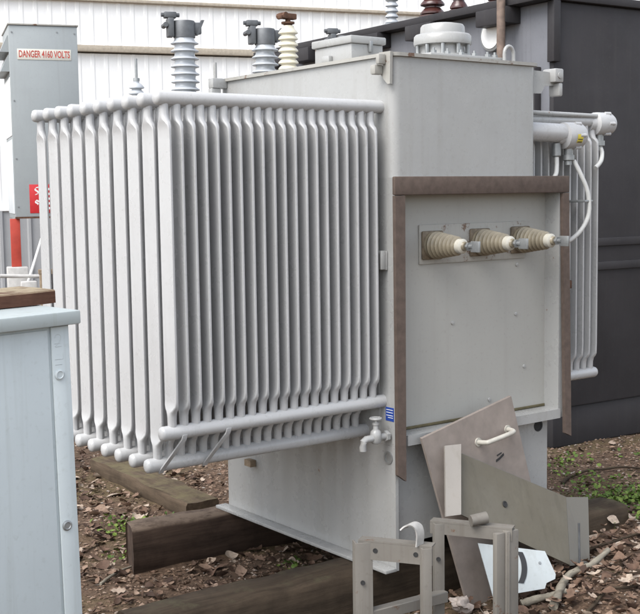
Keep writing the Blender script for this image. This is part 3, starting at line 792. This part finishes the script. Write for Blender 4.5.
# ------------------------------------------------------------------ background building
bl = thing('metal_building', 'long white ribbed metal building with tan gutter lines in the background', 'building', (8, 15.8, 0))
wx = V((.958, -.288, 0)).normalized(); wy = V((-wx.y, wx.x, 0)); WO = V((7.58, 15.92, 0))
BM_ = Matrix(((wx.x, wy.x, 0, WO.x), (wx.y, wy.y, 0, WO.y), (0, 0, 1, 0), (0, 0, 0, 1)))
def ribs(x0, x1, z0, z1, pitch, depth, name, mat, yoff=0):
    m = MB(); x = x0; prof = []
    while x < x1:
        prof += [(x, 0), (x+pitch*.62, 0), (x+pitch*.72, -depth), (x+pitch*.9, -depth)]
        x += pitch
    vs = [(px, yoff+py, z) for z in (z0, z1) for px, py in prof]; n = len(prof)
    vs += [(prof[0][0], yoff+.2, z0), (prof[-1][0], yoff+.2, z0), (prof[0][0], yoff+.2, z1), (prof[-1][0], yoff+.2, z1)]
    fs = [(i, i+1, n+i+1, n+i) for i in range(n-1)]+[(2*n, 2*n+2, 2*n+3, 2*n+1)]
    m._add(vs, fs); m.xform(BM_); return m.build(name, mat, bl, 20)
ribs(-14, 22, 1.45, 3.68, .2, .009, 'wall_siding', SIDING)
ribs(-14, 22, 3.80, 4.42, .2, .009, 'wall_siding', SIDING, -.02)
ribs(-14, 22, 4.47, 9.5, .2, .009, 'wall_siding', SIDING, -.04)
ribs(-14, 22, 0, 1.40, .2, .035, 'lower_siding', SIDEGREY, -.05)
for z0, z1, y in ((3.70, 3.79, -.10), (4.42, 4.465, -.10)):
    MB().box(-14, 22, y, .25, z0, z1, .004).xform(BM_).build('gutter_trim', TRIM, bl)
MB().box(-14, 22, -.08, .25, 1.402, 1.448, .004).xform(BM_).build('gutter_trim', SIDING, bl)

# ------------------------------------------------------------------ dark transformer on the right
dk = thing('dark_transformer', 'big charcoal transformer tank with brown bushings on its lid, behind the light grey one', 'transformer', (6.3, 6, 0))
ang = math.radians(-3.5)
DM = Matrix.Translation((5.36, 4.82, 0)) @ Matrix.Rotation(ang, 4, 'Z')
def dp(m, name, mat, parent=dk, a=40): m.xform(DM); return m.build(name, mat, parent, a)
DT = 2.72
tank = dp(MB().box(0, 3.2, 0, 3.3, .25, DT, .012), 'tank', DARKTANK)
dp(MB().box(-.004, -.0005, .03, 3.28, .26, DT-.002), 'lit_side_sheet', DARKTANK_LIT)  # added thin sheet, coloured lighter so the left side looks lit
dp(MB().box(-.10, 3.3, -.03, 3.4, DT+.001, DT+.05, .006), 'lid', DARKTANK)
dp(MB().box(.03, 3.15, .02, 3.25, .0, .2495, .01), 'base_skid', DARKTANK)
for z in (1.27, 1.12): dp(MB().box(.02, 3.18, -.014, -.0005, z-.025, z+.025, .003), 'stiffener', DARKTANK)
dp(MB().box(-.028, .028, -.03, .028, 2.36, DT-.001, .004), 'corner_rail', DARKTANK)
for y in (.42, 1.15, 1.75, 2.2, 2.65, 3.05):
    dp(MB().box(-.13, -.0045, y-.14, y+.14, DT-.10, DT-.001, .006), 'lid_bracket', DARKTANK)
dp(MB().box(-.06, -.0045, .10, .16, 1.0, 2.34, .005), 'stiffener', DARKTANK)
g_ = dp(MB().lathe([(.10, 0), (.10, .03), (.085, .034), (.001, .034)], (-.0045, .52, 2.575), (-1, 0, 0), 28), 'gauge', STEEL)
dp(MB().lathe([(.083, 0), (.083, .003), (.001, .004)], (-.0395, .52, 2.575), (-1, 0, 0), 28), 'dial_face', WHITE, g_)
dp(MB().cyl((-.14, .31, .3), (-.14, .31, 2.95), .027, 12), 'rusty_pipe', plain('brown weathered pipe', (.17, .125, .10, 1), .7, var=.3))
def dbush(x, y, n, r, mat, name, h):
    o = dp(MB().lathe([(r*1.1, 0), (r*1.1, .03)]+shed_profile(n, h, r, r*.9, r*.62, r*.6, .03)+[(r*.3, h+.03), (.001, h+.031)], (x, y, DT+.051), (0, 0, 1), 24), name, mat)
MAROON = plain('dark maroon porcelain', (.06, .022, .018, 1), .25, spec=.6)
dbush(.07, 1.70, 14, .048, BUSH, 'grey_bushing', .55); dbush(.09, 1.26, 7, .085, MAROON, 'maroon_bushing', .42); dbush(.09, .98, 6, .06, MAROON, 'maroon_bushing', .40); dbush(.09, .60, 6, .06, MAROON, 'maroon_bushing', .40)

# ------------------------------------------------------------------ litter
OBST = [(2.205, 3.9, 4.27, 4.48), (1.75, 4.34, 3.27, 3.55)]
def inside(x, y):
    if any(a < x < b and c < y < d for a, b, c, d in OBST): return True
    return abs(x-2.925-.06*(y-4.93)) < .11 and 4.9 < y < 6.2
def leafset(n, region, smin, smax, name, mat, label, cat, lobed=.5, lift=.012, flat=False):
    vs = []; fs = []; c = 0
    while c < n:
        x, y = region()
        if inside(x, y): continue
        c += 1
        L = random.uniform(smin, smax); w = L*random.uniform(.28, .45); a = random.random()*2*PI
        curl = random.uniform(-.4, 1.1) if not flat else random.uniform(-.1, .1); fold = random.uniform(0, .5)
        R = Matrix.Rotation(a, 3, 'Z') @ Matrix.Rotation(random.gauss(0, .4), 3, 'X') @ Matrix.Rotation(random.gauss(0, .35), 3, 'Y')
        z = gz(x, y)+.003+random.random()*lift
        lob = random.random() < lobed
        t_ = [-.5, -.3, -.12, .06, .22, .38, .5]
        ww = [.06, .75, .42, 1.0, .5, .72, .08] if lob else [.05, .55, .85, 1.0, .85, .5, .04]
        b0 = len(vs); k = len(t_)
        for s in (-1, 0, 1):
            for t, w_ in zip(t_, ww):
                p = V((t*L, s*w*w_*random.uniform(.85, 1.1), abs(s)*fold*w*w_+curl*L*(t*t)*1.3))
                p = R @ p
                vs.append((x+p.x, y+p.y, max(z+p.z, gz(x, y)+.001)))
        for r in (0, 1):
            for i in range(k-1):
                q = b0+r*k+i
                fs.append((q, q+1, q+k+1, q+k))
    me = bpy.data.meshes.new(name); me.from_pydata(vs, [], fs); me.materials.append(mat)
    for p in me.polygons: p.use_smooth = True
    return tag(link(name, me), label, cat, kind='stuff')
def reg_all():
    while True:
        y = 2.55+5.2*random.random()**1.5; x = random.uniform(1.7, 6.2)
        if x < 1.75 and y < 3.5: continue
        if noise.noise(V((x*1.3, y*1.3, 9))) > random.uniform(-.9, .5): return x, y
def reg_front():
    return random.gauss(3.55, .42), random.gauss(2.95, .22)
def reg_left(): return random.uniform(2.0, 3.3), random.uniform(3.5, 6.6)
leafset(1300, reg_all, .018, .062, 'leaf_litter', LEAF, 'dead brown leaves scattered over the ground', 'leaves')
leafset(520, reg_front, .022, .07, 'leaf_litter', LEAF, 'drift of dead leaves heaped round the white sign and metal scraps', 'leaves', .6, .05)
leafset(800, reg_left, .02, .075, 'leaf_litter', LEAF, 'dead leaves lying between the timbers below the radiators', 'leaves')
# crumbs, twigs and grit
vs = []; fs = []
for i in range(42000):
    y = 2.5+5.5*random.random()**1.4; x = random.uniform(1.7, 6.4)
    if inside(x, y): continue
    s = random.uniform(.003, .012); a = random.random()*6.28; e = random.uniform(.3, 1)
    z = gz(x, y); b0 = len(vs); c, s_ = math.cos(a), math.sin(a)
    tl_ = random.uniform(-.4, .4)
    for u, v_, h in ((-1, -e, 0), (1, -e*.7, .1), (.8, e, 0), (-.9, e*.8, .1), (0, 0, .7)):
        vs.append((x+s*(u*c-v_*s_), y+s*(u*s_+v_*c), z+.001+s*(h+max(0, tl_*u))))
    fs += [(b0, b0+1, b0+4), (b0+1, b0+2, b0+4), (b0+2, b0+3, b0+4), (b0+3, b0, b0+4)]
me = bpy.data.meshes.new('ground_grit'); me.from_pydata(vs, [], fs); me.materials.append(CHIP)
tag(link('ground_grit', me), 'leaf crumbs and small gravel covering the soil', 'grit', kind='stuff')
# small green plants
vs = []; fs = []
spots = [(2.66, 4.72, .12, 90), (2.56, 4.82, .12, 80), (2.44, 4.87, .07, 25), (2.48, 5.06, .08, 20), (2.63, 4.6, .06, 25), (2.70, 4.86, .09, 80), (2.60, 4.92, .09, 60), (2.50, 4.95, .08, 35), (2.30, 4.6, .08, 20), (4.904, 4.06, .2, 60), (4.60, 3.75, .20, 240), (4.75, 3.67, .16, 190), (4.93, 4.35, .1, 30), (5.12, 4.5, .08, 25), (4.777, 3.89, .2, 120), (4.5, 3.73, .1, 60), (5.26, 4.55, .1, 20), (4.15, 3.26, .1, 18), (2.78, 3.95, .06, 20), (5.6, 4.3, .15, 25), (4.35, 3.5, .08, 25), (4.9, 3.5, .2, 50)]
for (sx, sy, r, n) in spots:
    for i in range(n):
        x = random.gauss(sx, r*.6); y = random.gauss(sy, r*.6); z = gz(x, y)
        h = random.uniform(.006, .035); L = random.uniform(.012, .032); w = L*random.uniform(.3, .5); a = random.random()*6.28
        R = Matrix.Rotation(a, 3, 'Z') @ Matrix.Rotation(random.uniform(-.9, .2), 3, 'Y') @ Matrix.Rotation(random.gauss(0, .3), 3, 'X')
        b0 = len(vs)
        for p in ((0, 0, 0), (L*.35, w, .1*L), (L*.75, w*.85, .12*L), (L, 0, 0), (L*.75, -w*.85, .12*L), (L*.35, -w, .1*L)):
            q = R @ V(p); vs.append((x+q.x, y+q.y, z+h+q.z))
        fs.append(tuple(range(b0, b0+6)))
        vs += [(x-.0012, y, z), (x+.0012, y, z), (x, y, z+h)]; fs.append((b0+6, b0+7, b0+8))
me = bpy.data.meshes.new('weeds'); me.from_pydata(vs, [], fs); me.materials.append(GREEN)
tag(link('weeds', me), 'small green weeds sprouting among the leaves', 'weeds', kind='stuff')
# sticks
def stick(label, pts, r, mat=BARK, name='stick'):
    P = bez(pts, 20); P = [V((p.x, p.y, gz(p.x, p.y)+p.z)) for p in P]
    for i, p in enumerate(P): p += noise.noise_vector(p*9)*r*.6
    tag(MB().tube(P, r, 9, [r*(1.1-.5*i/len(P))*random.uniform(.85, 1.1) for i in range(len(P))]).build(name, mat), label, 'stick', 'fallen sticks on the ground')
stick('pale curved bark covered stick in the leaves right of the white sign', [(3.13, 2.80, .03), (3.36, 2.93, .03), (3.50, 2.925, .045), (3.62, 2.95, .07)], .016)
stick('thin dark twig at the lower right edge of the litter', [(3.15, 2.68, .01), (3.32, 2.72, .02), (3.45, 2.70, .015), (3.62, 2.74, .01)], .007, T_MOSS)
stick('thin twig lying behind the pale curved stick', [(3.70, 3.14, .015), (3.82, 3.10, .025), (4.05, 3.06, .015)], .007, T_MOSS)
stick('short thick grey stick lying under the edge of the white sign', [(3.10, 2.93, .015), (3.18, 2.885, .02), (3.27, 2.86, .015)], .016)
stick('long thin twig on the ground before the charcoal transformer', [(4.75, 4.2, .01), (5.0, 4.25, .02), (5.4, 4.12, .012)], .009, T_MOSS)
stick('slim leaning twig standing up before the charcoal transformer', [(5.05, 4.65, 0), (5.02, 4.72, .10), (4.98, 4.8, .18)], .006, T_MOSS)
stick('small fallen twig in the leaves left of the dark sawn timber', [(2.05, 4.30, .008), (2.15, 4.36, .015), (2.3, 4.42, .008)], .007, BARK)
# pale stone by the stand
bm = bmesh.new(); bmesh.ops.create_icosphere(bm, subdivisions=3, radius=.036)
for v in bm.verts: v.co *= 1+.75*noise.noise(v.co*38)+.3*noise.noise(v.co*90); v.co.z *= .8
m = MB(); m.bm.free(); m.bm = bm; m.xform(Matrix.Translation((2.945, 3.085, gz(2.945, 3.085)+.05)))
tag(m.build('stone', STONE), 'pale pinkish stone among dry leaves beside the steel stand', 'stone')

# ------------------------------------------------------------------ light, sky, camera
el, az = math.radians(52), math.radians(-100)      # azimuth measured from +Y towards +X : sun stands to the left
sdir = V((math.sin(az)*math.cos(el), math.cos(az)*math.cos(el), math.sin(el)))
w = bpy.data.worlds.new('World'); S.world = w; w.use_nodes = True
nt = w.node_tree; bg = nt.nodes['Background']
sky = nt.nodes.new('ShaderNodeTexSky'); sky.sky_type = 'NISHITA'; sky.sun_disc = False
sky.sun_elevation = el; sky.sun_rotation = az; sky.dust_density = 2; sky.air_density = 1; sky.ozone_density = 1
hs = nt.nodes.new('ShaderNodeHueSaturation'); hs.inputs['Saturation'].default_value = .4
nt.links.new(sky.outputs[0], hs.inputs['Color']); nt.links.new(hs.outputs[0], bg.inputs['Color'])
bg.inputs['Strength'].default_value = .14
sl = bpy.data.lights.new('sun', 'SUN'); sl.energy = 1.25; sl.angle = math.radians(45); sl.color = (1, .985, .96)
so = bpy.data.objects.new('sun', sl); COL.objects.link(so)
so.rotation_euler = (-sdir).to_track_quat('-Z', 'Y').to_euler(); so.location = (0, 0, 12)

cd = bpy.data.cameras.new('camera'); co = bpy.data.objects.new('camera', cd); COL.objects.link(co); S.camera = co
cd.sensor_fit = 'HORIZONTAL'; cd.sensor_width = 36; cd.lens = 1163.95/640*36; cd.clip_end = 500; cd.clip_start = .05
yaw, pitch, roll = 0.64043079, 0.09766613, 0.0140576
f = V((math.sin(yaw)*math.cos(pitch), math.cos(yaw)*math.cos(pitch), -math.sin(pitch)))
r = V((math.cos(yaw), -math.sin(yaw), 0)); d = f.cross(r)
r2 = math.cos(roll)*r+math.sin(roll)*d; d2 = -math.sin(roll)*r+math.cos(roll)*d
co.matrix_world = Matrix(((r2.x, -d2.x, -f.x, 0), (r2.y, -d2.y, -f.y, 0), (r2.z, -d2.z, -f.z, 1.6), (0, 0, 0, 1)))
S.view_settings.view_transform = 'Standard'; S.view_settings.look = 'None'
S.view_settings.gamma = 1; S.view_settings.use_curve_mapping = False
S.view_settings.exposure = 1.33
